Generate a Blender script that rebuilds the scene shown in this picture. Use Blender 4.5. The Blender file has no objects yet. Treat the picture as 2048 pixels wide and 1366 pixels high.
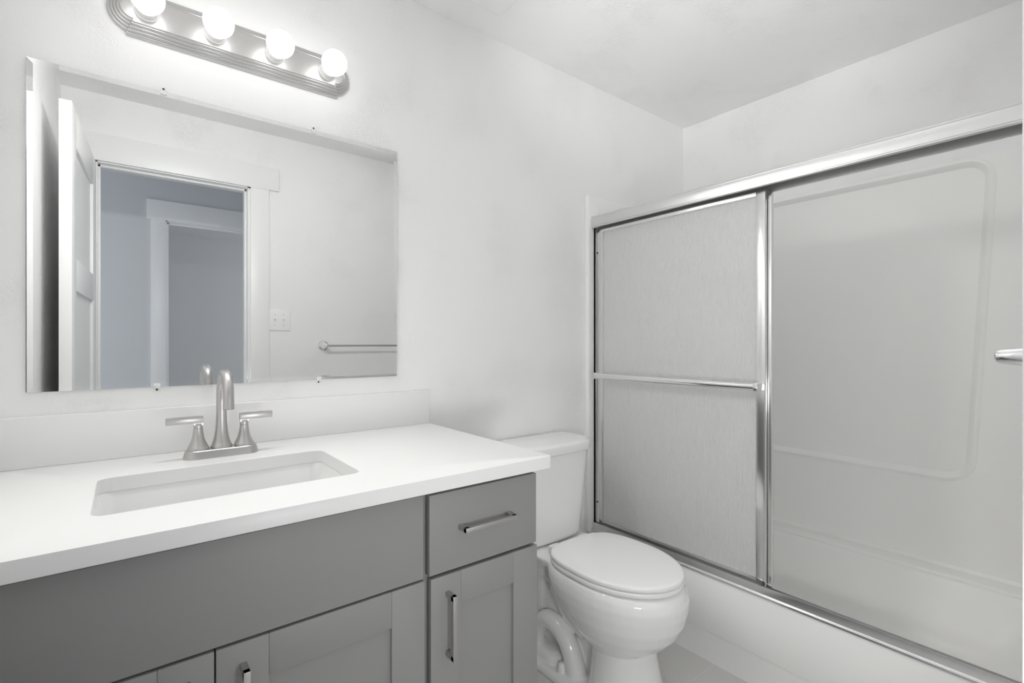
import bpy, bmesh, math, random
from mathutils import Vector, Matrix

# ---------------------------------------------------------------- camera, world, lights, exposure
S = 0.0254                      # everything below is laid out in inches
sc = bpy.context.scene
C = sc.collection
random.seed(4)
CAMY, CAMZ, YAW, FPX = -61.8, 46.3, 38.25, 984.0
cd = bpy.data.cameras.new('camera')
cam = bpy.data.objects.new('camera', cd)
C.objects.link(cam)
cam.location = (0, CAMY*S, CAMZ*S)
cam.rotation_euler = (math.radians(90), 0, math.radians(-YAW))
cd.sensor_fit = 'HORIZONTAL'
cd.sensor_width = 36
cd.lens = FPX/2048*36
cd.shift_y = 2/2048
cd.clip_start = 0.01
sc.camera = cam
w = bpy.data.worlds.new('world')
sc.world = w
w.use_nodes = True
w.node_tree.nodes['Background'].inputs[0].default_value = (0.86, 0.92, 1.0, 1)
w.node_tree.nodes['Background'].inputs[1].default_value = 0.4
BULB = 1.4                      # glow of the globe itself
BEAM = 2.75                      # watts thrown forwards by each lamp
FILL = 20.0  # strength of the added ceiling-bounced fill spot
LOWFILL = 4.2  # strength of the added fill spot low in the doorway
sc.view_settings.view_transform = 'Standard'
sc.view_settings.look = 'None'
sc.view_settings.gamma = 1
sc.view_settings.use_curve_mapping = False
sc.view_settings.exposure = 1.6
cy = sc.cycles
cy.max_bounces = 24
cy.diffuse_bounces = 12
cy.glossy_bounces = 10
cy.transmission_bounces = 16
cy.transparent_max_bounces = 16
cy.caustics_reflective = True
cy.caustics_refractive = True
cy.blur_glossy = 1.0
cy.sample_clamp_indirect = 6.0
cy.use_denoising = True

# hallway daylight: an area light standing for the window at the hallway's end
def area(name, loc, rot, sx, sy, power, col):
    l = bpy.data.lights.new(name, 'AREA')
    l.shape = 'RECTANGLE'; l.size = sx*S; l.size_y = sy*S
    l.energy = power; l.color = col
    o = bpy.data.objects.new(name, l); C.objects.link(o)
    o.location = Vector(loc)*S; o.rotation_euler = [math.radians(a) for a in rot]
    return o
area('hallway_daylight', (-95, -86, 55), (0, -90, 0), 60, 38, 1.55, (0.86, 0.92, 1.0))
area('room_daylight', (112, -160, 55), (0, 90, 0), 60, 60, 5.5, (1.0, 1.0, 0.97))

# added fill spot near the doorway, no visible source, bounced off the ceiling
fl = bpy.data.lights.new('bounced_fill', 'SPOT'); fl.energy = FILL; fl.spot_size = math.radians(62); fl.spot_blend = 1.0; fl.shadow_soft_size = 0.02
fo = bpy.data.objects.new('bounced_fill', fl); C.objects.link(fo)
fo.location = Vector((14, -52, 62))*S
fo.rotation_euler = (Vector((54, -30, 93))-Vector((14, -52, 62))).to_track_quat('-Z', 'Y').to_euler()
# second added fill spot, low in the doorway, aimed across at the bathtub
f2 = bpy.data.lights.new('low_fill', 'SPOT'); f2.energy = LOWFILL; f2.spot_size = math.radians(150); f2.spot_blend = 1.0; f2.shadow_soft_size = 2.2*S
g2 = bpy.data.objects.new('low_fill', f2); C.objects.link(g2)
g2.location = Vector((14, -60.5, 32.5))*S
g2.rotation_euler = (Vector((54, -14, 22))-Vector((14, -60.5, 32.5))).to_track_quat('-Z', 'Y').to_euler()

# ---------------------------------------------------------------- materials
def mat(name, col, rough=0.5, metal=0.0, spec=0.5, coat=0.0, bump=None, aniso=0.0):
    m = bpy.data.materials.new(name); m.use_nodes = True
    nt = m.node_tree; b = nt.nodes['Principled BSDF']
    b.inputs['Base Color'].default_value = (*col, 1)
    b.inputs['Roughness'].default_value = rough
    b.inputs['Metallic'].default_value = metal
    b.inputs['Specular IOR Level'].default_value = spec
    b.inputs['Coat Weight'].default_value = coat
    b.inputs['Coat Roughness'].default_value = 0.05
    b.inputs['Anisotropic'].default_value = aniso
    if bump: bump(nt, b)
    return m
def N(nt, t, **k):
    n = nt.nodes.new(t)
    for a, v in k.items():
        if a.startswith('i_'):
            n.inputs[a[2:].replace('_', ' ')].default_value = v
        else: setattr(n, a, v)
    return n
def noise(nt, co, scale, detail=3, rough=0.5):
    n = N(nt, 'ShaderNodeTexNoise')
    n.inputs['Scale'].default_value = scale
    n.inputs['Detail'].default_value = detail
    n.inputs['Roughness'].default_value = rough
    nt.links.new(co, n.inputs['Vector'])
    return n.outputs['Fac']
def coords(nt, scale=(1, 1, 1)):
    t = N(nt, 'ShaderNodeTexCoord'); mp = N(nt, 'ShaderNodeMapping')
    mp.inputs['Scale'].default_value = scale
    nt.links.new(t.outputs['Object'], mp.inputs['Vector'])
    return mp.outputs['Vector']
def math_(nt, op, a, b):
    n = N(nt, 'ShaderNodeMath', operation=op)
    for i, v in enumerate((a, b)):
        if isinstance(v, (int, float)): n.inputs[i].default_value = v
        else: nt.links.new(v, n.inputs[i])
    return n.outputs[0]
def ramp(nt, fac, p0, p1, c0=(0, 0, 0, 1), c1=(1, 1, 1, 1)):
    r = N(nt, 'ShaderNodeValToRGB')
    r.color_ramp.elements[0].position = p0; r.color_ramp.elements[0].color = c0
    r.color_ramp.elements[1].position = p1; r.color_ramp.elements[1].color = c1
    nt.links.new(fac, r.inputs[0])
    return r.outputs[0]
def do_bump(nt, b, h, strength, dist):
    n = N(nt, 'ShaderNodeBump')
    n.inputs['Strength'].default_value = strength
    n.inputs['Distance'].default_value = dist
    nt.links.new(h, n.inputs['Height']); nt.links.new(n.outputs[0], b.inputs['Normal'])
def plaster(amount):
    # hand-trowelled drywall: smooth areas broken by patches of rougher texture
    def f(nt, b):
        co = coords(nt)
        fine = noise(nt, co, 150, 3, 0.6)
        fine = ramp(nt, fine, 0.42, 0.62)
        patch = ramp(nt, noise(nt, co, 3.6, 4, 0.62), 0.50, 0.60)
        swirl = ramp(nt, noise(nt, co, 26, 5, 0.7), 0.57, 0.66)
        wave = noise(nt, co, 7, 2, 0.5)
        pp = math_(nt, 'MULTIPLY', fine, patch)
        sw = math_(nt, 'MULTIPLY', math_(nt, 'MULTIPLY', swirl, patch), 0.6)
        h = math_(nt, 'ADD', math_(nt, 'ADD', pp, sw), math_(nt, 'MULTIPLY', wave, 1.2))
        h = math_(nt, 'ADD', h, math_(nt, 'MULTIPLY', fine, 0.12))
        do_bump(nt, b, h, amount, 0.0013)
    return f
def brushed(sc3, amt):
    def f(nt, b):
        n = noise(nt, coords(nt, sc3), 60, 2, 0.5)
        do_bump(nt, b, n, amt, 0.0004)
    return f
def tiny(scale, amt, dist=0.0005):
    def f(nt, b): do_bump(nt, b, noise(nt, coords(nt), scale, 3, 0.5), amt, dist)
    return f
def tile(nt, b):
    co = coords(nt)
    mp = N(nt, 'ShaderNodeMapping'); mp.inputs['Location'].default_value = (-0.18, 0.0037, 0)
    nt.links.new(co, mp.inputs['Vector'])
    br = N(nt, 'ShaderNodeTexBrick')
    br.offset = 0.5; br.inputs['Scale'].default_value = 1.0
    br.inputs['Brick Width'].default_value = 0.61; br.inputs['Row Height'].default_value = 0.305
    br.inputs['Mortar Size'].default_value = 0.0016; br.inputs['Mortar Smooth'].default_value = 0.1
    br.inputs['Color1'].default_value = (0, 0, 0, 1); br.inputs['Color2'].default_value = (0, 0, 0, 1)
    br.inputs['Mortar'].default_value = (1, 1, 1, 1)
    nt.links.new(mp.outputs[0], br.inputs['Vector'])
    co2 = coords(nt, (0.8, 2.4, 1))
    ns = N(nt, 'ShaderNodeTexNoise'); ns.inputs['Scale'].default_value = 2.6; ns.inputs['Detail'].default_value = 7
    ns.inputs['Roughness'].default_value = 0.62; ns.inputs['Distortion'].default_value = 0.5
    nt.links.new(co2, ns.inputs['Vector'])
    v = math_(nt, 'ABSOLUTE', math_(nt, 'SUBTRACT', ns.outputs['Fac'], 0.5), 0)
    vein = ramp(nt, v, 0.0, 0.018, (1, 1, 1, 1), (0, 0, 0, 1))
    big = noise(nt, co, 4, 3, 0.5)
    vein = math_(nt, 'MULTIPLY', vein, ramp(nt, big, 0.48, 0.62))
    base = N(nt, 'ShaderNodeMix', data_type='RGBA')
    base.inputs[6].default_value = (0.66, 0.655, 0.64, 1); base.inputs[7].default_value = (0.30, 0.29, 0.27, 1)
    nt.links.new(math_(nt, 'MULTIPLY', vein, 0.42), base.inputs[0])
    mx = N(nt, 'ShaderNodeMix', data_type='RGBA')
    mx.inputs[7].default_value = (0.74, 0.735, 0.71, 1)
    nt.links.new(br.outputs['Color'], mx.inputs[0]); nt.links.new(base.outputs[2], mx.inputs[6])
    nt.links.new(mx.outputs[2], b.inputs['Base Color'])
    do_bump(nt, b, math_(nt, 'MULTIPLY', br.outputs['Color'], -1), 0.5, 0.001)

M = {}
M['wall'] = mat('wall_paint', (0.905, 0.905, 0.903), 0.62, bump=plaster(0.65))
M['ceiling'] = mat('ceiling_paint', (0.905, 0.905, 0.902), 0.75, bump=plaster(0.7))
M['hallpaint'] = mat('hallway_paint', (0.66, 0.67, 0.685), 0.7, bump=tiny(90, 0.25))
M['trim'] = mat('trim_paint', (0.89, 0.89, 0.89), 0.35, bump=tiny(40, 0.05))
M['cab'] = mat('grey_cabinet_paint', (0.285, 0.285, 0.278), 0.52, bump=tiny(220, 0.06))
M['quartz'] = mat('white_quartz', (0.86, 0.86, 0.855), 0.34, spec=0.35, bump=tiny(30, 0.01))
M['ceramic'] = mat('white_ceramic', (0.89, 0.89, 0.885), 0.07, coat=0.4)
M['sinkware'] = mat('sink_ceramic', (0.82, 0.82, 0.815), 0.09, coat=0.3)
M['plastic'] = mat('white_plastic', (0.925, 0.925, 0.92), 0.16)
M['acrylic'] = mat('tub_acrylic', (0.925, 0.924, 0.915), 0.32, spec=0.35, bump=tiny(6, 0.10, 0.004))
M['nickel'] = mat('brushed_nickel', (0.57, 0.56, 0.55), 0.34, 1.0, bump=brushed((3, 3, 60), 0.08), aniso=0.4)
M['plate'] = mat('fixture_satin_nickel', (0.60, 0.595, 0.59), 0.32, 1.0, bump=brushed((1, 40, 40), 0.10), aniso=0.3)
M['pull'] = mat('pull_satin_nickel', (0.52, 0.51, 0.495), 0.45, 1.0, bump=brushed((8, 8, 8), 0.05))
M['alu'] = mat('satin_aluminium', (0.80, 0.80, 0.80), 0.20, 1.0, bump=brushed((40, 1, 40), 0.05), aniso=0.3)
M['header'] = mat('header_aluminium', (0.74, 0.74, 0.74), 0.33, 1.0, bump=brushed((40, 1, 40), 0.04))
M['chrome'] = mat('chrome', (0.86, 0.86, 0.87), 0.06, 1.0)
M['mirror'] = mat('silvered_glass', (0.77, 0.78, 0.78), 0.0, 1.0)
M['mirroredge'] = mat('mirror_edge', (0.38, 0.42, 0.42), 0.2, 0.0)
M['dark'] = mat('dark_gap', (0.03, 0.03, 0.03), 0.6)
M['socket'] = mat('socket_white', (0.80, 0.80, 0.79), 0.35)
M['tile'] = mat('marble_look_tile', (0.66, 0.655, 0.64), 0.28, bump=tile)
M['hallfloor'] = mat('hallway_carpet', (0.42, 0.40, 0.37), 0.95, bump=tiny(400, 0.6))
# rain glass
def rain():
    m = bpy.data.materials.new('rain_glass'); m.use_nodes = True
    nt = m.node_tree; b = nt.nodes['Principled BSDF']
    b.inputs['Base Color'].default_value = (0.975, 0.978, 0.968, 1)
    b.inputs['Roughness'].default_value = 0.09
    b.inputs['IOR'].default_value = 1.45
    b.inputs['Transmission Weight'].default_value = 0.40
    s = noise(nt, coords(nt, (1, 1, 0.09)), 230, 3, 0.55)
    s2 = noise(nt, coords(nt, (1, 1, 0.40)), 420, 2, 0.5)
    h = math_(nt, 'ADD', s, math_(nt, 'MULTIPLY', s2, 0.35))
    do_bump(nt, b, h, 1.0, 0.004)
    return m
M['rain'] = rain()
def clear():
    m = bpy.data.materials.new('clear_plastic'); m.use_nodes = True
    b = m.node_tree.nodes['Principled BSDF']
    b.inputs['Base Color'].default_value = (0.97, 0.97, 0.97, 1)
    b.inputs['Roughness'].default_value = 0.3
    b.inputs['Transmission Weight'].default_value = 0.2
    return m
M['clear'] = clear()
def emit():
    m = bpy.data.materials.new('lit_bulb'); m.use_nodes = True
    b = m.node_tree.nodes['Principled BSDF']
    b.inputs['Base Color'].default_value = (0.9, 0.9, 0.9, 1)
    b.inputs['Emission Color'].default_value = (1.0, 0.99, 0.975, 1)
    b.inputs['Emission Strength'].default_value = BULB
    return m
M['bulb'] = emit()

# ---------------------------------------------------------------- mesh helpers (inches)
def join(bm, t):
    me = bpy.data.meshes.new('tmp'); t.to_mesh(me); t.free(); bm.from_mesh(me); bpy.data.meshes.remove(me)
def box(bm, x0, x1, y0, y1, z0, z1, bev=0.0, seg=2):
    t = bmesh.new(); bmesh.ops.create_cube(t, size=1)
    for v in t.verts:
        v.co = Vector(((x0+x1)/2+v.co.x*(x1-x0), (y0+y1)/2+v.co.y*(y1-y0), (z0+z1)/2+v.co.z*(z1-z0)))
    if bev: bmesh.ops.bevel(t, geom=t.edges[:], offset=bev, segments=seg, profile=0.5, affect='EDGES')
    join(bm, t)
def loft(bm, rings, cap0=True, cap1=True, closed=False):
    t = bmesh.new(); R = [[t.verts.new(p) for p in r] for r in rings]
    n = len(R[0]); m = len(R)
    for i in range(m if closed else m-1):
        a, b = R[i], R[(i+1) % m]
        for j in range(n):
            k = (j+1) % n
            try: t.faces.new((a[j], a[k], b[k], b[j]))
            except ValueError: pass
    if not closed:
        if cap0: t.faces.new(R[0][::-1])
        if cap1: t.faces.new(R[-1])
    bmesh.ops.recalc_face_normals(t, faces=t.faces[:])
    join(bm, t)
def rrect(x0, x1, y0, y1, r, z, n=6, bow=0.0):
    rs = r if isinstance(r, (tuple, list)) else (r,)*4   # corners: (x1,y1) (x0,y1) (x0,y0) (x1,y0)
    pts = []
    for (cx, cy_, a0, rr) in ((x1-rs[0], y1-rs[0], 0, rs[0]), (x0+rs[1], y1-rs[1], 90, rs[1]),
                              (x0+rs[2], y0+rs[2], 180, rs[2]), (x1-rs[3], y0+rs[3], 270, rs[3])):
        for i in range(n+1):
            a = math.radians(a0+90*i/n)
            pts.append([cx+rr*math.cos(a), cy_+rr*math.sin(a), z])
    if bow:
        xc, h, ym = (x0+x1)/2, (x1-x0)/2, (y0+y1)/2
        ext = []
        m = len(pts)
        for i, p in enumerate(pts):
            ext.append(p)
            q = pts[(i+1) % m]
            if p[1] < ym and q[1] < ym and abs(q[0]-p[0]) > 1.0 or (p[1] > ym and q[1] > ym and abs(q[0]-p[0]) > 1.0):
                for k in range(1, 12):
                    f = k/12; ext.append([p[0]+(q[0]-p[0])*f, p[1]+(q[1]-p[1])*f, z])
        pts = ext
        for p in pts:
            if p[1] < ym: p[1] -= bow*(1-((p[0]-xc)/h)**2)*min(1, (ym-p[1])/((y1-y0)/2))
    return [Vector(p) for p in pts]
def lathe(bm, prof, o=(0, 0, 0), ax=(0, 0, 1), seg=32, cap=True):
    ax = Vector(ax).normalized(); q = Vector((0, 0, 1)).rotation_difference(ax); o = Vector(o)
    rings = [[o+q @ Vector((r*math.cos(2*math.pi*i/seg), r*math.sin(2*math.pi*i/seg), h)) for i in range(seg)] for r, h in prof]
    loft(bm, rings, cap, cap)
def rod(bm, a, b, r, seg=24, bev=0.0):
    a, b = Vector(a), Vector(b); L = (b-a).length
    p = [(r, 0), (r, L)] if not bev else [(r-bev, 0), (r, bev), (r, L-bev), (r-bev, L)]
    lathe(bm, p, a, b-a, seg)
def tube(bm, pts, rad, seg=20, caps=True, sx=1.0):
    pts = [Vector(p) for p in pts]; n = len(pts)
    rad = rad if isinstance(rad, (list, tuple)) else [rad]*n
    rings = []; up = None
    for i, p in enumerate(pts):
        t = (pts[min(i+1, n-1)]-pts[max(i-1, 0)]).normalized()
        if up is None:
            up = Vector((1, 0, 0)) if abs(t.x) < 0.9 else Vector((0, 1, 0))
        u = (up-t*up.dot(t)).normalized(); v = t.cross(u); up = u
        rings.append([p+u*rad[i]*sx*math.cos(2*math.pi*k/seg)+v*rad[i]*math.sin(2*math.pi*k/seg) for k in range(seg)])
    loft(bm, rings, caps, caps)
def spline(P, n=8):
    P = [Vector(p) for p in P]; out = []
    for i in range(len(P)-1):
        p0, p1, p2, p3 = P[max(i-1, 0)], P[i], P[i+1], P[min(i+2, len(P)-1)]
        for k in range(n):
            t = k/n
            out.append(0.5*((2*p1)+(p2-p0)*t+(2*p0-5*p1+4*p2-p3)*t*t+(3*p1-p0-3*p2+p3)*t**3))
    out.append(P[-1]); return out
def extrude(bm, prof, axis, a, b):
    """profile of 2-D points, extruded along axis from a to b (closed outline)"""
    def P(p, t):
        return Vector((t, p[0], p[1])) if axis == 'x' else Vector((p[0], t, p[1])) if axis == 'y' else Vector((p[0], p[1], t))
    loft(bm, [[P(p, a) for p in prof], [P(p, b) for p in prof]])
def obj(name, bm, m, parent=None, angle=35, mods=None):
    org = Vector((0, 0, 0))
    if parent is not None:
        q = parent
        while q is not None: org = org+Vector(q.location); q = q.parent
    bmesh.ops.scale(bm, vec=(S, S, S), verts=bm.verts)
    if org.length: bmesh.ops.translate(bm, vec=-org, verts=bm.verts)
    me = bpy.data.meshes.new(name); bm.to_mesh(me); bm.free()
    for p in me.polygons: p.use_smooth = True
    me.set_sharp_from_angle(angle=math.radians(angle))
    for mm in (m if isinstance(m, (list, tuple)) else [m]): me.materials.append(mm)
    o = bpy.data.objects.new(name, me); C.objects.link(o)
    if parent is not None: o.parent = parent
    return o
def thing(name, label, cat, loc=(0, 0, 0), group=None):
    o = bpy.data.objects.new(name, None); C.objects.link(o)
    o.location = Vector(loc)*S; o.empty_display_size = 0.05
    o['label'] = label; o['category'] = cat
    if group: o['group'] = group
    return o
def tag(o, label, cat, group=None):
    o['label'] = label; o['category'] = cat
    if group: o['group'] = group
    return o
def struct(name, bm, m, label=None, cat=None):
    o = obj(name, bm, m); o['kind'] = 'structure'
    if label: o['label'] = label
    if cat: o['category'] = cat
    return o
B = bmesh.new

# ---------------------------------------------------------------- the room shell
XL, XR, YF, ZC = -9.1, 96.8, -60.15, 93.4
WT = 4.9                                     # thickness of the doorway wall
HY = -107.5                                  # far wall of the hallway
b = B(); box(b, XL-4, XR+4, 0, 4, -2, ZC+3); struct('wall_back', b, M['wall'], 'white textured wall behind the mirror, vanity and toilet', 'wall')
b = B(); box(b, XL-4, XL, YF, 0, -2, ZC+3); struct('wall_left', b, M['wall'], 'white wall left of the vanity, seen in the mirror behind the open door', 'wall')
b = B(); box(b, XR, XR+4, YF, 0, -2, ZC+3); struct('wall_right', b, M['wall'], 'white wall above the tub surround', 'wall')
b = B(); box(b, XL-4, XR+4, YF-WT, 4, ZC, ZC+3); struct('ceiling', b, M['ceiling'], 'white textured ceiling', 'ceiling')
b = B(); box(b, XL-4, XR+4, YF-WT, 4, -2, 0); struct('floor', b, M['tile'], 'pale marble-look tile floor with light grout', 'floor')
# doorway wall with its opening
DX0, DX1, DZ = -4.6, 22.1, 81.4
b = B()
box(b, XL-4, DX0, YF-WT, YF, -2, ZC)
box(b, DX1, XR+4, YF-WT, YF, -2, ZC)
box(b, DX0, DX1, YF-WT, YF, DZ, ZC)
struct('wall_front', b, M['wall'], 'white wall with the doorway, seen in the mirror', 'wall')
# door jamb, stops and casing of the bathroom doorway
b = B()
JX0, JX1, JZ = -3.95, 21.45, 80.45
box(b, DX0, JX0, YF-WT, YF, 0, DZ); box(b, JX1, DX1, YF-WT, YF, 0, DZ); box(b, DX0, DX1, YF-WT, YF, JZ, DZ)
box(b, JX1-0.4, JX1, YF-3.2, YF-1.5, 0, JZ, 0.04); box(b, JX0, JX0+0.4, YF-3.2, YF-1.5, 0, JZ, 0.04)
box(b, JX0, JX1, YF-3.2, YF-1.5, JZ-0.4, JZ, 0.04)
CT = 0.545
box(b, 21.95, 25.65, YF, YF+CT, 0, 80.65, 0.05); box(b, -8.2, -4.5, YF, YF+CT, 0, 80.65, 0.05)
box(b, -9.0, 27.75, YF, YF+CT+0.15, 80.65, 85.75, 0.05)
struct('trim_1', b, M['trim'], 'white flat casing around the bathroom doorway, seen in the mirror', 'door trim')
# door leaf, swung open against the left wall
piv = Vector((-4.15, -59.7, 0)); free = Vector((-5.75, -31.0, 0))
d = (free-piv); Ld = d.length; ang = math.atan2(d.y, d.x)
door = bpy.data.objects.new('door_1', None); C.objects.link(door)
door.location = piv*S; door.rotation_euler = (0, 0, ang); door['kind'] = 'structure'
door['label'] = 'white panelled door standing open by the left wall, seen in the mirror'; door['category'] = 'door'
def local(name, bm, m, parent):
    bmesh.ops.scale(bm, vec=(S, S, S), verts=bm.verts)
    me = bpy.data.meshes.new(name); bm.to_mesh(me); bm.free()
    for p in me.polygons: p.use_smooth = True
    me.set_sharp_from_angle(angle=math.radians(35)); me.materials.append(m)
    o = bpy.data.objects.new(name, me); C.objects.link(o); o.parent = parent
    return o
b = B()      # local x along the leaf, local y: + towards the left wall
T = 1.38; st = 4.3; ztop = 80.2
box(b, 0, st, 0, T, 0.5, ztop, 0.03); box(b, Ld-st, Ld, 0, T, 0.5, ztop, 0.03)
for z0, z1 in ((0.5, 9), (53.9, 58.6), (ztop-5.2, ztop)): box(b, st-0.02, Ld-st+0.02, 0, T, z0, z1, 0.03)
box(b, st-0.02, Ld-st+0.02, 0.42, T-0.42, 0.6, ztop-0.1)
local('leaf', b, M['trim'], door)
# hallway and the room beyond
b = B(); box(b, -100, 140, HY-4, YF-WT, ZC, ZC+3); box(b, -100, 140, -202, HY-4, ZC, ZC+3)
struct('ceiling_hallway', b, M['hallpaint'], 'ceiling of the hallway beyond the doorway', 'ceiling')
b = B(); box(b, -100, 140, -202, YF-WT, -2, 0); struct('floor_hallway', b, M['hallfloor'], 'carpeted floor of the hallway', 'floor')
HX0, HX1 = 9.0, 38.0
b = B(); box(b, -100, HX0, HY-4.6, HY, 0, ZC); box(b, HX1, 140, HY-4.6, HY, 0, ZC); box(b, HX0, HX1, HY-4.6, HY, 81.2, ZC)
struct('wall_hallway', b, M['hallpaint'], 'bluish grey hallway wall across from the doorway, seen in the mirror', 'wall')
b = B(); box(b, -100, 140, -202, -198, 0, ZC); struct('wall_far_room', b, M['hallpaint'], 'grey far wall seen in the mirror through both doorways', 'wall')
b = B()
box(b, HX0, HX0+0.55, HY-4.6, HY, 0, 81.2); box(b, HX1-0.55, HX1, HY-4.6, HY, 0, 81.2); box(b, HX0, HX1, HY-4.6, HY, 80.3, 81.2)
box(b, HX0+0.5, HX0+0.95, HY-3, HY-1.4, 0, 80.3, 0.04); box(b, HX0, HX1, HY-3, HY-1.4, 79.9, 80.3, 0.04)
box(b, 5.8, 9.2, HY, HY+0.6, 0, 80.5, 0.05); box(b, 37.8, 41.2, HY, HY+0.6, 0, 80.5, 0.05)
box(b, 4.85, 42.2, HY, HY+0.75, 80.5, 85.9, 0.05)
struct('trim_2', b, M['trim'], 'flat casing around the second doorway across the hallway', 'door trim')

# ---------------------------------------------------------------- vanity cabinet
FY = -24.9                                   # plane of the door and drawer fronts
van = thing('vanity_cabinet', 'grey shaker vanity cabinet with square pulls under the white countertop', 'cabinet', (12, -12, 0))
b = B()
CX0, CX1 = XL+0.02, 32.3
box(b, CX0, CX0+0.7, -24.15, -0.02, 4.0, 33.82, 0.02); box(b, CX1-0.7, CX1, -24.15, -0.02, 4.0, 33.82, 0.02)
box(b, CX0+0.6, CX1-0.6, -24.1, -0.02, 4.0, 4.7); box(b, CX0+0.6, CX1-0.6, -0.6, -0.02, 4.6, 33.82)
box(b, CX0+0.6, CX1-0.6, -24.15, -23.4, 33.0, 33.82); box(b, CX0+0.6, CX1-0.6, -24.15, -23.4, 25.4, 27.2)
box(b, 18.9, 21.1, -24.14, -23.4, 4.6, 33.4); box(b, 4.0, 5.3, -24.14, -23.4, 4.6, 26)
box(b, XL+0.02, 32.3, -21.2, -0.02, 0, 4.0)
obj('cabinet_body', b, M['cab'], van)
b = B(); box(b, XL+0.15, 19.65, FY, -24.16, 26.5, 33.5, 0.05); obj('false_front', b, M['cab'], van)
def pull(parent, x0, x1, z0, z1):
    b = B(); th = 0.42; out = 1.3
    if x1-x0 > z1-z0:
        zc = (z0+z1)/2
        box(b, x0, x1, FY-out, FY-out+th, zc-th/2, zc+th/2, 0.025)
        for x in (x0, x1-th): box(b, x, x+th, FY-out+0.01, FY, zc-th/2, zc+th/2, 0.02)
    else:
        xc = (x0+x1)/2
        box(b, xc-th/2, xc+th/2, FY-out, FY-out+th, z0, z1, 0.025)
        for z in (z0, z1-th): box(b, xc-th/2, xc+th/2, FY-out+0.01, FY, z, z+th, 0.02)
    return obj('pull', b, M['pull'], parent)
b = B(); box(b, 20.22, 32.15, FY, -24.16, 26.5, 33.35, 0.06)
dr = obj('drawer', b, M['cab'], van); pull(dr, 23.08, 28.72, 29.85, 30.3)
def shaker(x0, x1, z0, z1, sl=3.0, sr=3.0):
    b = B()
    box(b, x0, x0+sl, FY, -24.16, z0, z1, 0.05); box(b, x1-sr, x1, FY, -24.16, z0, z1, 0.05)
    box(b, x0+sl, x1-sr, FY, -24.16, z1-2.9, z1, 0.05); box(b, x0+sl, x1-sr, FY, -24.16, z0, z0+2.9, 0.05)
    box(b, x0+sl-0.1, x1-sr+0.1, FY+0.32, -24.2, z0+2.8, z1-2.8)
    return obj('door', b, M['cab'], van)
dd = shaker(20.37, 32.28, 4.4, 26.2); pull(dd, 21.78, 22.2, 19.3, 24.8)
dd = shaker(4.68, 19.79, 4.4, 26.3, 3.15, 2.95); pull(dd, 6.05, 6.47, 19.5, 24.95)
dd = shaker(XL+0.15, 4.58, 4.4, 26.3); pull(dd, 2.86, 3.28, 19.5, 24.95)

# ---------------------------------------------------------------- countertop, sink, faucet
CZ = 35.07
top = thing('countertop', 'white quartz vanity countertop with low backsplash and sink cut-out', 'countertop', (12, -13, CZ-1.2))
b = B()
SX0, SX1, SY0, SY1 = -1.72, 16.2, -20.3, -8.85
ro = (0.05, 0.05, 0.05, 0.45)
def out_ring(i, z): return rrect(XL+0.02+i, 33.45-i, -25.9+i, -0.02-i, (0.08, 0.08, 0.08, 0.5), z, 6)
def in_ring(i, z): return rrect(SX0-i, SX1+i, SY0-i, SY1+i, 0.95+i, z, 6)
loft(b, [in_ring(0, CZ-1.22), in_ring(0, CZ-0.05), in_ring(0.05, CZ), out_ring(0.06, CZ), out_ring(0.02, CZ-0.02), out_ring(0, CZ-0.07),
         out_ring(0, CZ-1.17), out_ring(0.06, CZ-1.22)], closed=True)
box(b, 32.32, 32.95, -24.5, -1.0, CZ-1.46, CZ-1.21, 0.02)
obj('slab', b, M['quartz'], top)
b = B(); box(b, XL+0.02, 33.4, -0.82, -0.02, CZ, 39.63, 0.06); obj('backsplash', b, M['quartz'], top)
sink = thing('sink', 'white rectangular undermount ceramic sink set below the countertop', 'sink', (7.2, -14.6, 29))
b = B()
def sr(i, z, r=1.1): return rrect(SX0-i, SX1+i, SY0-i, SY1+i, max(0.4, r+i), z, 6)
loft(b, [sr(1.0, CZ-1.24), sr(0.06, CZ-1.24), sr(0.0, CZ-1.34), sr(-0.45, CZ-2.6, 1.3), sr(-1.1, CZ-5.0, 1.7), sr(-1.5, CZ-5.7, 2.0), sr(-2.3, CZ-6.2, 1.8), sr(-3.6, CZ-6.45, 1.4), sr(-5.2, CZ-6.6, 0.6)], cap0=False)
obj('basin', b, M['sinkware'], sink, 50)
b = B(); lathe(b, [(0.02, 0.02), (0.75, 0.02), (0.86, 0.08), (0.95, 0.06), (0.98, 0.0)], (7.2, -14.6, CZ-6.6), (0, 0, 1), 28); obj('drain', b, M['nickel'], sink)

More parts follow.
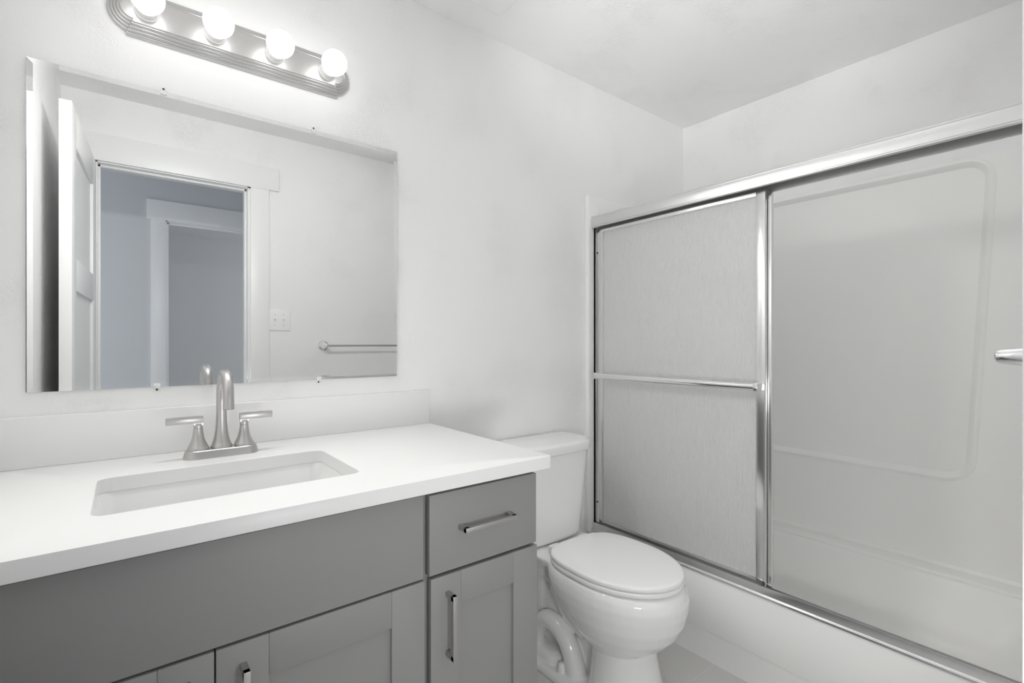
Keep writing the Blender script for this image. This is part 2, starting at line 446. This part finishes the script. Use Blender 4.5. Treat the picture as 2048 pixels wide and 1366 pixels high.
FX, FYY = 7.68, -5.05
fau = thing('faucet', 'brushed nickel centerset faucet with two flat lever handles behind the sink', 'faucet', (FX, FYY, CZ))
b = B()
def stad(i, z): return rrect(FX-3.3+i, FX+3.3-i, FYY-1.3+i, FYY+1.1-i, 1.15-i if i < 1 else 0.2, z, 8)
loft(b, [stad(-0.0, CZ), stad(0.03, CZ+0.05), stad(0.20, CZ+0.72), stad(0.27, CZ+0.78)])
obj('base_plate', b, M['nickel'], fau)
bell = [(0.92, 0), (0.92, 0.22), (0.88, 0.27), (0.86, 0.32), (0.72, 0.6), (0.58, 0.95), (0.48, 1.4), (0.42, 1.85), (0.40, 2.1), (0.36, 2.12), (0.36, 2.15), (0.40, 2.17), (0.40, 2.5), (0.38, 2.56)]
for s in (-1, 1):
    hx = FX+s*2.0; z0 = CZ+0.76
    b = B(); lathe(b, bell, (hx, FYY, z0), (0, 0, 1), 32)
    h = obj('handle', b, M['nickel'], fau, 40)
    b = B()
    x_in, x_out = hx-s*0.42, hx+s*2.62
    box(b, min(x_in, x_out), max(x_in, x_out), FYY-0.36, FYY+0.36, z0+2.62, z0+3.28, 0.07)
    t = [(hx-s*0.42, z0+2.65), (hx+s*0.42, z0+2.65), (hx+s*0.36, z0+2.42), (hx-s*0.40, z0+2.38)]
    if s < 0: t = t[::-1]
    extr = [[Vector((x, FYY-0.3, z)) for x, z in t], [Vector((x, FYY+0.3, z)) for x, z in t]]
    loft(b, extr)
    obj('lever', b, M['nickel'], h, 40)
b = B()
lathe(b, [(0.95, 0), (0.95, 0.2), (0.90, 0.28), (0.78, 0.6), (0.66, 1.1), (0.56, 1.8), (0.50, 2.6), (0.47, 3.4), (0.46, 4.2)], (FX-0.02, FYY, CZ+0.76), (0, 0, 1), 36, True)
zb = CZ+4.9
pth = [(FX-0.02, FYY, zb-0.3)]
for k in range(0, 15):
    a = math.radians(180-k*180/14); pth.append((FX-0.02, FYY-2.15-2.15*math.cos(a), zb+1.15+2.15*math.sin(a)))
pth.append((FX-0.02, FYY-4.32, zb+0.7)); pth.append((FX-0.02, FYY-4.36, zb+0.1))
tube(b, pth, [0.46]*6+[0.46]*(len(pth)-8)+[0.47, 0.5], 28)
obj('spout', b, M['nickel'], fau, 50)
b = B(); rod(b, (FX-0.02, FYY-4.355, zb+0.11), (FX-0.02, FYY-4.36, zb+0.06), 0.38); obj('aerator', b, M['dark'], fau)

# ---------------------------------------------------------------- mirror and its clips
mir = thing('mirror', 'large frameless wall mirror above the vanity', 'mirror', (11, -0.2, 57))
MX0, MX1, MZ0, MZ1 = -6.92, 28.82, 41.8, 71.95
BW, BT = 0.46, 0.0237
def mring(i, y): return [Vector((x, y, z)) for x, z in ((MX0+i, MZ0+i), (MX1-i, MZ0+i), (MX1-i, MZ1-i), (MX0+i, MZ1-i))]
b = B(); loft(b, [mring(0, -0.24), mring(BW, -0.24+BT)], cap0=False)
obj('glass', b, M['mirror'], mir, 0.1)
b = B(); loft(b, [mring(0.0, -0.01), mring(0.0, -0.238)], cap1=False); obj('mirror_edge', b, M['mirroredge'], mir)
clip_label = {0: 'clear plastic clip on mirror top edge below the leftmost bulbs', 1: 'clear plastic clip on mirror top edge near its right corner',
              2: 'clear plastic clip on mirror bottom edge left of the faucet', 3: 'clear plastic clip on mirror bottom edge right of the faucet'}
for k, (cx, cz, s) in enumerate(((3.16, MZ1, 1), (18.02, MZ1, 1), (2.62, MZ0, -1), (18.6, MZ0, -1))):
    cl = thing('mirror_clip', clip_label[k], 'mirror clip', (cx, -0.3, cz), 'mirror clips')
    b = B()
    box(b, cx-0.28, cx+0.28, -0.34, -0.25, min(cz-s*0.35, cz+s*0.03), max(cz-s*0.35, cz+s*0.03), 0.02)
    box(b, cx-0.28, cx+0.28, -0.34, -0.02, min(cz+s*0.03, cz+s*0.12), max(cz+s*0.03, cz+s*0.12), 0.02)
    box(b, cx-0.22, cx+0.22, -0.12, -0.02, min(cz+s*0.1, cz+s*0.5), max(cz+s*0.1, cz+s*0.5), 0.03)
    obj('clip_body', b, M['clear'], cl)
    b = B(); lathe(b, [(0.10, 0), (0.10, 0.03), (0.06, 0.06)], (cx, -0.12, cz+s*0.3), (0, -1, 0), 14); obj('screw', b, M['dark'], cl)

# ---------------------------------------------------------------- vanity light
LX, LZ = 10.5, 79.05
lt = thing('vanity_light', 'satin nickel four-bulb vanity light bar above the mirror', 'wall light', (LX, -0.6, LZ))
def plate_ring(o, y, n=14):
    hi = 1.30+o; xs = 9.75+0.55*o                       # straight middle section, with a jog to the rounded ends
    re = 1.02+o*0.98; xe = 9.55
    pts = []
    def end(sg):
        P = []
        for i in range(n+1):
            a = math.radians(90-180*i/n)
            P.append((sg*(xe+0.25+re*1.0*math.cos(a)), re*math.sin(a)))
        return P
    R_ = end(1); L_ = [(-x, z) for x, z in R_][::-1]
    pts = [(-xs, hi), (xs, hi), (xs+0.06, (hi+re)/2+0.02)]+R_+[(xs+0.06, -(hi+re)/2-0.02), (xs, -hi), (-xs, -hi), (-xs-0.06, -(hi+re)/2-0.02)]+L_+[(-xs-0.06, (hi+re)/2+0.02)]
    return [Vector((LX+x, y, LZ+z)) for x, z in pts]
b = B()
prof = [(1.08, -0.01), (1.08, -0.12)]
ribs = 4; o0, o1 = 1.06, 0.10; y0, y1 = -0.16, -1.05
for r in range(ribs):
    oa = o0+(o1-o0)*r/ribs; ob = o0+(o1-o0)*(r+1)/ribs; ya = y0+(y1-y0)*r/ribs; yb = y0+(y1-y0)*(r+1)/ribs
    for k in range(6):
        t = k/5; a = t*math.pi/2
        prof.append((oa+(ob-oa)*(1-math.cos(a))*0.85, ya+(yb-ya)*math.sin(a)))
    prof.append((ob, yb+0.02))
prof += [(0.06, -1.08), (0.02, -1.16), (-0.04, -1.16), (-0.08, -1.10)]
loft(b, [plate_ring(o, y) for o, y in prof], cap0=True, cap1=True)
obj('backplate', b, M['plate'], lt, 28)
for x in (1.73, 7.61, 13.49, 19.37):
    b = B(); lathe(b, [(1.02, 0), (1.02, 0.12), (0.95, 0.15), (0.95, 1.0), (0.91, 1.05), (0.80, 1.05), (0.78, 0.6)], (x, -1.10, LZ+0.05), (0, -1, 0), 32)
    sk = obj('socket', b, M['socket'], lt)
    b = B(); R = 1.42; c = 3.05
    pr = [(0.55, 0.9), (0.62, 1.3)]
    for k in range(0, 17):
        a = math.radians(-62+152*k/16); pr.append((R*math.cos(a) if k < 16 else 0.01, c-0.55+R*math.sin(a)))
    lathe(b, pr, (x, -1.10, LZ+0.05), (0, -1, 0), 32); obj('bulb', b, M['bulb'], lt, 60)
    ld = bpy.data.lights.new('bulb_light', 'SPOT'); ld.energy = BEAM; ld.color = (1.0, 0.99, 0.975)
    ld.spot_size = math.radians(178); ld.spot_blend = 1.0; ld.shadow_soft_size = 1.0*S
    lo = bpy.data.objects.new('bulb_light', ld); C.objects.link(lo)
    lo.location = Vector((x, -1.10-c+0.55-R-1.02, LZ+0.05))*S; lo.rotation_euler = (math.radians(60), 0, math.radians(180))

# ---------------------------------------------------------------- toilet
TX = 51.5
toi = thing('toilet', 'white two-piece toilet with closed lid between vanity and bathtub', 'toilet', (TX, -14, 0))
def egg(z, yc, af, ab, wd, eb=0.75, ef=0.95, n=48, xo=0, ycut=None):
    pts = []
    for i in range(n):
        t = 2*math.pi*i/n; c_, s_ = math.cos(t), math.sin(t)
        e = ef if c_ > 0 else eb
        x = wd/2*math.copysign(abs(s_)**(e if c_ <= 0 else 1.0), s_)
        y = yc-af*abs(c_)**1.0 if c_ > 0 else yc+ab*abs(c_)**e
        if ycut is not None: y = min(y, ycut)
        pts.append(Vector((TX+xo+x, y, z)))
    return pts
def melt(o, vox, it):
    rm = o.modifiers.new('merge', 'REMESH'); rm.mode = 'VOXEL'; rm.voxel_size = vox*S; rm.use_smooth_shade = True
    sm = o.modifiers.new('smooth', 'SMOOTH'); sm.factor = 0.5; sm.iterations = it
    return o
b = B()
loft(b, [egg(z, yc, af, ab, wd, 0.72) for z, yc, af, ab, wd in (
    (7.0, -19.8, 3.9, 2.9, 8.2), (7.7, -19.8, 4.8, 3.6, 9.4), (8.8, -19.8, 6.3, 4.6, 11.2), (10.2, -19.5, 7.9, 5.8, 13.0),
    (11.8, -19.2, 9.0, 7.0, 14.3), (13.4, -18.9, 9.7, 8.0, 15.0), (14.6, -18.8, 9.9, 8.8, 15.1), (15.5, -18.8, 9.6, 9.2, 14.7), (16.05, -18.8, 9.2, 9.2, 14.1), (16.2, -18.8, 8.8, 9.2, 13.6))])
loft(b, [rrect(TX-h, TX+h, yf, -1.6, 1.2, z, 6) for z, h, yf in ((14.9, 5.0, -13.0), (15.3, 5.5, -13.5), (15.9, 5.8, -14), (16.25, 5.7, -14))])
bowl = melt(obj('bowl', b, M['ceramic'], toi, 180), 0.13, 12)
# pedestal, foot and the exposed trapway
b = B()
loft(b, [egg(z, yc, af, ab, wd, 0.8) for z, yc, af, ab, wd in (
    (0.0, -20.2, 5.3, 4.0, 10.6), (0.8, -20.2, 5.2, 3.9, 10.4), (3.0, -20.2, 4.7, 3.5, 9.5), (5.5, -20.1, 4.2, 3.2, 8.9), (7.2, -20.0, 4.1, 3.0, 8.7), (9.0, -19.8, 4.4, 3.2, 9.4))])
loft(b, [rrect(TX-h, TX+h, -18, -2.6, 0.8, z, 6) for z, h in ((0, 1.7), (8, 1.5), (15.2, 1.7))])
loft(b, [rrect(TX-h, TX+h, yf, -2.2, 0.8, z, 6) for z, h, yf in ((0, 3.0, -6.6), (6, 2.7, -6.9), (11, 3.2, -7.6), (13.5, 4.2, -8.8), (15.4, 5.2, -10.5))])
loft(b, [rrect(TX-h, TX+h, yf, yb, r, z, 8) for z, h, yf, yb, r in ((0, 5.7, -21, -3.4, 3.4), (0.5, 5.75, -21, -3.3, 3.4), (0.9, 5.6, -21, -3.5, 3.3), (1.15, 5.2, -21, -4.0, 3.0))])
loft(b, [rrect(TX-h, TX+h, yf, yb, r, z, 8) for z, h, yf, yb, r in ((1.0, 4.9, -12.4, -3.6, 2.0), (2.0, 4.4, -11.6, -3.8, 1.9), (2.3, 3.9, -11.0, -4.0, 1.6))])
for s in (-1, 1):
    sx = TX+s*3.15
    tube(b, spline([(sx, -6.4, 1.6), (sx, -6.9, 4.0), (sx, -8.3, 5.9), (sx, -10.2, 6.3), (sx, -12.2, 5.5), (sx, -13.6, 3.9), (sx, -14.4, 2.0), (sx, -14.7, 0.6)], 8), [1.15+0.3*k/56 for k in range(57)], 18)
    tube(b, spline([(TX+s*1.7, -9.2, 11.4), (TX+s*2.0, -10.8, 9.6), (TX+s*2.0, -12.4, 7.9), (TX+s*1.6, -15.2, 6.4)], 8), 1.15, 18)
    tube(b, spline([(TX+s*3.0, -7.6, 12.6), (TX+s*2.2, -9.2, 11.4), (TX+s*1.6, -11, 10.6)], 8), 0.6, 12)
melt(obj('base', b, M['ceramic'], toi, 180), 0.12, 9)
b = B(); lathe(b, [(0.62, 0), (0.62, 0.1), (0.50, 0.9), (0.42, 1.2), (0.25, 1.28)], (TX-4.35, -13.0, 1.1), (0, 0, 1), 20); obj('bolt_cap', b, M['plastic'], toi, 50)
b = B(); lathe(b, [(0.62, 0), (0.62, 0.1), (0.50, 0.9), (0.42, 1.2), (0.25, 1.28)], (TX+4.35, -13.0, 1.1), (0, 0, 1), 20); obj('bolt_cap', b, M['plastic'], toi, 50)
# seat and lid
def so(i, z, yb=-11.2): return egg(z, -18.9, 9.2-i, 8.4-i, 14.0-2*i, 0.62, ycut=yb)
b = B(); loft(b, [so(0.35, 16.28), so(0.06, 16.4), so(0, 16.5), so(0.0, 16.86), so(0.06, 16.93), so(0.3, 16.98)]); obj('seat', b, M['plastic'], toi, 50)
b = B(); loft(b, [so(0.35, 17.06, -10.7), so(0.05, 17.1, -10.5), so(0, 17.16, -10.45), so(0.02, 17.5, -10.45), so(0.10, 17.62, -10.5), so(0.26, 17.69, -10.6), so(0.6, 17.74, -10.9), so(2.5, 17.82, -11.8), so(6.0, 17.86, -14)])
obj('lid', b, M['plastic'], toi, 50)
for s in (-1, 1):
    b = B(); box(b, TX+s*3.0-0.9, TX+s*3.0+0.9, -10.9, -9.7, 16.2, 17.35, 0.25, 3); obj('hinge', b, M['plastic'], toi)
# tank, lid and flush button
b = B()
def tr(z, h, yf, r): return rrect(TX-h-0.5, TX+h-0.5, yf, -0.9, (0.9, 0.9, r, r), z, 8, 0.7)
loft(b, [tr(16.4, 5.8, -7.3, 2.4), tr(16.75, 6.4, -7.7, 2.7), tr(17.3, 6.65, -7.9, 2.8), tr(22, 7.2, -8.05, 2.9), tr(27, 7.8, -8.2, 3.0), tr(29.7, 8.1, -8.25, 3.0)])
obj('tank', b, M['ceramic'], toi, 50)
b = B()
def tl(i, z): return rrect(TX-8.4+i-0.5, TX+8.4-i-0.5, -8.7+i, -0.5-i, (1.3, 1.3, 3.2, 3.2), z, 8, 0.7)
loft(b, [tl(0.25, 29.6), tl(0.05, 29.7), tl(0, 29.9), tl(0, 30.8), tl(0.08, 31.0), tl(0.3, 31.15), tl(0.9, 31.22)])
obj('tank_lid', b, M['ceramic'], toi, 50)
b = B(); nx = Vector((0.62, -0.78, 0.02)); p0 = Vector((TX+5.55, -7.75, 28.0))
lathe(b, [(0.42, -0.1), (0.42, 0.06), (0.36, 0.1), (0.30, 0.1)], p0, nx, 24); bt = obj('flush_button', b, M['plastic'], toi)
b = B(); lathe(b, [(0.20, 0.0), (0.20, 0.14), (0.12, 0.2), (0.02, 0.2)], p0, nx, 20); obj('button_cap', b, M['chrome'], bt)

# ---------------------------------------------------------------- bathtub and surround
AX = 66.3
tub = thing('bathtub', 'white fiberglass bathtub with moulded surround walls', 'bathtub', (81, -30, 0))
y0, y1 = YF+0.1, -0.05
b = B()
def oring(i, z, ax): return rrect(ax+i, XR-0.1, y0, y1, 0.3, z, 5)
def iring(xa, xb, ya, yb, r, z): return rrect(xa, xb, ya, yb, r, z, 5)
loft(b, [oring(0, 0, AX+0.35), oring(0, 4.2, AX+0.25), oring(0, 4.42, AX+0.12), oring(0, 4.6, AX), oring(0, 12.2, AX-0.15), oring(0.12, 12.5, AX-0.15), oring(0.35, 12.62, AX-0.15),
         iring(69.2, 92.6, -57.3, -3.4, 3.5, 12.62), iring(69.45, 92.35, -57.05, -3.65, 3.4, 12.5), iring(69.8, 92.0, -56.6, -4.0, 3.3, 11.8),
         iring(71.3, 90.5, -52.5, -5.8, 4, 4.5), iring(72.2, 89.6, -51, -6.8, 4, 3.2), iring(74, 88, -49, -8.5, 3, 2.9)], cap0=False)
obj('tub', b, M['acrylic'], tub, 40)
# surround: side panels, back panel with a moulded recess
WZ = 72.9
b = B()
box(b, 65.45, 68.2, -1.0, -0.03, 12.3, WZ, 0.12, 3)
box(b, 67.8, XR-0.1, -0.55, -0.03, 12.3, WZ, 0.1)
# fillet between side and back walls
def fillet(bm, yw, s):
    P = [(XR-0.1, yw)]
    r = 3.2
    for k in range(9):
        a = math.radians(90*k/8); P.append((95.9-r+r*math.sin(a), yw+s*(r-r*math.cos(a))))
    P.append((XR-0.1, yw+s*r))
    extrude(bm, P if s < 0 else P[::-1], 'z', 12.4, WZ)
fillet(b, -0.55, -1)
obj('side_wall', b, M['acrylic'], tub)
b = B()
box(b, 65.45, 68.2, y0, y0+0.95, 12.3, WZ, 0.12, 3)
box(b, 67.8, XR-0.1, y0, y0+0.5, 12.3, WZ, 0.1)
fillet(b, y0+0.5, 1)
obj('side_wall', b, M['acrylic'], tub)
b = B()
# back panel with a recessed field: rings in the y-z plane, the right edge leaning outwards to the top
def field(i, x, r=2.2):
    ya, yb = -46.3, -14.0
    za, zb = 27.1, 71.6
    pts = []
    for (cyy, czz, a0, lean) in ((yb-r, zb-r, 0, 0), (ya+r, zb-r, 90, 1), (ya+r, za+r, 180, 0), (yb-r, za+r, 270, 0)):
        for k in range(7):
            a = math.radians(a0+90*k/6)
            Y = cyy+(r+i)*math.cos(a); Z = czz+(r+i)*math.sin(a)
            if a0 in (90, 180): Y -= 2.3*(Z-za)/(zb-za)
            pts.append(Vector((x, Y, Z)))
    return pts
def orect(x):
    pts = []
    for (Y, Z) in ((-2.5, WZ), (y0+2.4, WZ), (y0+2.4, 12.4), (-2.5, 12.4)): pts += [Vector((x, Y, Z))]*1
    out = []
    for i in range(4):
        for k in range(7): out.append(pts[i].copy()+Vector((0, (k-3)*1e-4*(1 if i in (1, 2) else -1), 0)))
    return out
loft(b, [orect(XR-0.1), orect(95.75), field(1.35, 95.66), field(1.15, 95.50), field(0.8, 95.44), field(0.5, 95.62), field(0.25, 96.02), field(0.05, 96.15), field(-1.0, 96.18)], cap0=False)
box(b, 92.4, 95.9, y0+1.5, -2.0, 12.4, 13.05, 0.25, 3)
loft(b, [[Vector((x, Y, z)) for x, z in ((95.5, 13.0), (95.9, 13.9), (96.2, 13.9), (96.2, 12.6), (95.2, 12.6))] for Y in (y0+1.5, -2.0)])
obj('back_wall', b, M['acrylic'], tub, 30)
# tub faucet on the plumbing wall behind the frosted door
tf = thing('tub_faucet', 'chrome tub spout and valve on the end wall behind the frosted doors', 'tub faucet', (80, -0.6, 24))
b = B(); lathe(b, [(3.2, 0), (3.2, 0.15), (2.6, 0.45), (1.0, 0.7), (0.9, 1.9), (0.7, 2.1)], (79.5, -0.55, 27.5), (0, -1, 0), 32); vt = obj('valve_trim', b, M['chrome'], tf)
b = B(); tube(b, [(79.5, -2.4, 27.5), (79.3, -2.7, 26.0), (79.1, -2.8, 24.6)], [0.45, 0.4, 0.3], 14); obj('lever', b, M['chrome'], vt)
b = B(); tube(b, spline([(79.5, -0.5, 20.5), (79.5, -3.0, 20.5), (79.5, -5.0, 20.2), (79.5, -5.6, 19.2)], 6), [1.25]*7+[1.1]*6+[1.0]*6, 20); obj('spout', b, M['chrome'], tf)

# ---------------------------------------------------------------- sliding shower door
enc = thing('shower_door_frame', 'bright aluminium header, sill track and wall jambs on the bathtub rim', 'shower frame', (67, -30, 12.6))
ya, yb = YF+1.0, -1.02
b = B()
hp = [(66.12, 66.95), (66.06, 67.06), (66.06, 67.16), (66.10, 67.19), (66.10, 67.22), (66.04, 67.26), (66.0, 67.8), (66.02, 68.3), (66.08, 68.62), (66.13, 68.64), (66.13, 68.68), (66.10, 68.72), (66.2, 68.95), (66.36, 69.02), (68.3, 69.02), (68.45, 68.9), (68.45, 66.5), (68.3, 66.5), (68.25, 68.6), (66.42, 68.6), (66.36, 66.92), (66.22, 66.88)]
extrude(b, hp, 'y', ya, yb+0.35); obj('header', b, M['header'], enc, 25)
b = B()
tp = [(65.98, 12.63), (66.02, 12.85), (66.30, 12.92), (66.36, 12.98), (66.40, 13.86), (66.42, 13.96), (66.47, 13.96), (66.52, 13.2), (67.5, 13.2), (67.55, 13.7), (67.75, 13.7), (67.8, 13.2), (68.5, 13.0), (68.6, 12.63)]
extrude(b, tp, 'y', ya, yb+0.1); obj('sill_track', b, M['alu'], enc, 25)
for yy, nm in ((yb, 1), (ya, -1)):
    b = B()
    e0, e1 = (yy-0.45, yy) if nm == 1 else (yy, yy+0.45)
    jp = [(66.75, e0), (68.4, e0), (68.4, e1), (66.75, e1)]
    extrude(b, jp, 'z', 13.0, 66.9)
    yo = yy-0.5 if nm == 1 else yy+0.5
    box(b, 66.75, 66.95, min(yy, yo), max(yy, yo), 13.0, 66.9, 0.04)
    jb = obj('wall_jamb', b, M['alu'], enc, 25)
    for zz in (17.5, 62.5):
        b = B(); lathe(b, [(0.16, 0), (0.16, 0.05), (0.08, 0.09)], (67.25, yy-0.45*nm, zz), (0, -nm, 0), 14); obj('screw', b, M['dark'], jb)
def panel(x, p0, p1, label, bar):
    t = thing('shower_door', label, 'shower door', (x, (p0+p1)/2, 13.9), 'sliding shower doors')
    z0, z1 = 13.75, 66.75; th = 0.55
    b = B()
    box(b, x, x+th, p1-0.95, p1, z0, z1, 0.06); box(b, x, x+th, p0, p0+1.25, z0, z1, 0.06)
    box(b, x, x+th, p0+1.2, p1-0.9, z1-0.75, z1, 0.06); box(b, x, x+th, p0+1.2, p1-0.9, z0, z0+0.85, 0.06)
    obj('frame', b, M['alu'], t)
    b = B(); box(b, x+0.2, x+0.36, p0+1.15, p1-0.85, z0+0.8, z1-0.7); obj('glass', b, M['rain'], t)
    for yy in (p0+0.5, p1-0.5):
        b = B(); box(b, x+0.05, x+th-0.05, yy-0.45, yy+0.45, z0-0.12, z0, 0.05); obj('roller_guide', b, M['dark'], t)
    if bar:
        zc = 40.45; bx = x-1.75
        b = B()
        ring = [[Vector((bx+0.30*math.cos(a), Y, zc+0.50*math.sin(a))) for a in [2*math.pi*k/20 for k in range(20)]] for Y in (p0+0.65, p1-0.35)]
        loft(b, ring); tb = obj('towel_bar', b, M['chrome'], t, 40)
        for yy in (p0+0.1, p1-0.85):
            b = B(); box(b, bx-0.30, x+0.02, yy, yy+0.6, zc-0.55, zc+0.55, 0.1, 3); obj('bracket', b, M['chrome'], tb)
    return t
panel(66.98, -31.25, -2.05, 'outer frosted shower door with aluminium frame and chrome towel bar', True)
panel(67.72, -31.75, -2.3, 'inner frosted shower door directly behind the door with the towel bar', False)

# ---------------------------------------------------------------- doorway wall: switch and towel bar; ceiling fan
sw = thing('light_switch', 'white double toggle switch plate beside the doorway casing, seen in the mirror', 'light switch', (27.9, YF+0.1, 51.5))
b = B(); box(b, 25.6, 30.25, YF+0.01, YF+0.22, 49.0, 53.75, 0.08, 3); obj('plate', b, M['plastic'], sw)
for x in (26.95, 28.75):
    b = B(); box(b, x-0.2, x+0.2, YF+0.2, YF+0.26, 51.0, 51.85, 0.02)
    tube(b, [(x, YF+0.2, 51.45), (x, YF+0.62, 51.75)], [0.17, 0.13], 12); obj('toggle', b, M['plastic'], sw)
    for z in (50.25, 52.6):
        b = B(); lathe(b, [(0.11, 0), (0.11, 0.02), (0.06, 0.035)], (x, YF+0.215, z), (0, 1, 0), 12); obj('screw', b, M['pull'], sw)
tbx, tbz = 37.75, 45.55
tb = thing('towel_bar', 'satin chrome wall towel bar on the doorway wall, near end at right picture edge', 'towel bar', (tbx+12, YF, tbz))
for x, nm in ((tbx, 1), (tbx+24, -1)):
    b = B(); lathe(b, [(1.25, 0.01), (1.25, 0.15), (1.12, 0.32), (0.92, 0.36), (0.92, 0.5), (0.80, 0.75), (0.64, 1.4), (0.50, 2.2), (0.42, 2.9), (0.34, 3.1), (0.15, 3.2)], (x, YF, tbz), (0, 1, 0), 32)
    obj('post', b, M['chrome'], tb, 40)
b = B(); rod(b, (tbx+0.2, YF+2.65, tbz), (tbx+23.8, YF+2.65, tbz), 0.25); obj('bar', b, M['nickel'], tb)
fan = thing('exhaust_fan', 'white ceiling exhaust fan cover cut off by the top picture edge', 'exhaust fan', (36.5, -11.5, ZC))
b = B(); loft(b, [rrect(31.0+i, 41.75-i, -17.0+i, -6.2-i, 0.25, z, 4) for i, z in ((0, ZC-0.01), (0, ZC-0.5), (0.12, ZC-0.58), (0.9, ZC-0.62))]); obj('housing_rim', b, M['plastic'], fan)
b = B(); loft(b, [rrect(31.0+i, 41.75-i, -17.0+i, -6.2-i, 0.25, z, 4) for i, z in ((0.75, ZC-0.6), (0.5, ZC-0.8), (0.5, ZC-1.5), (0.7, ZC-1.62))]); obj('grille', b, M['plastic'], fan)
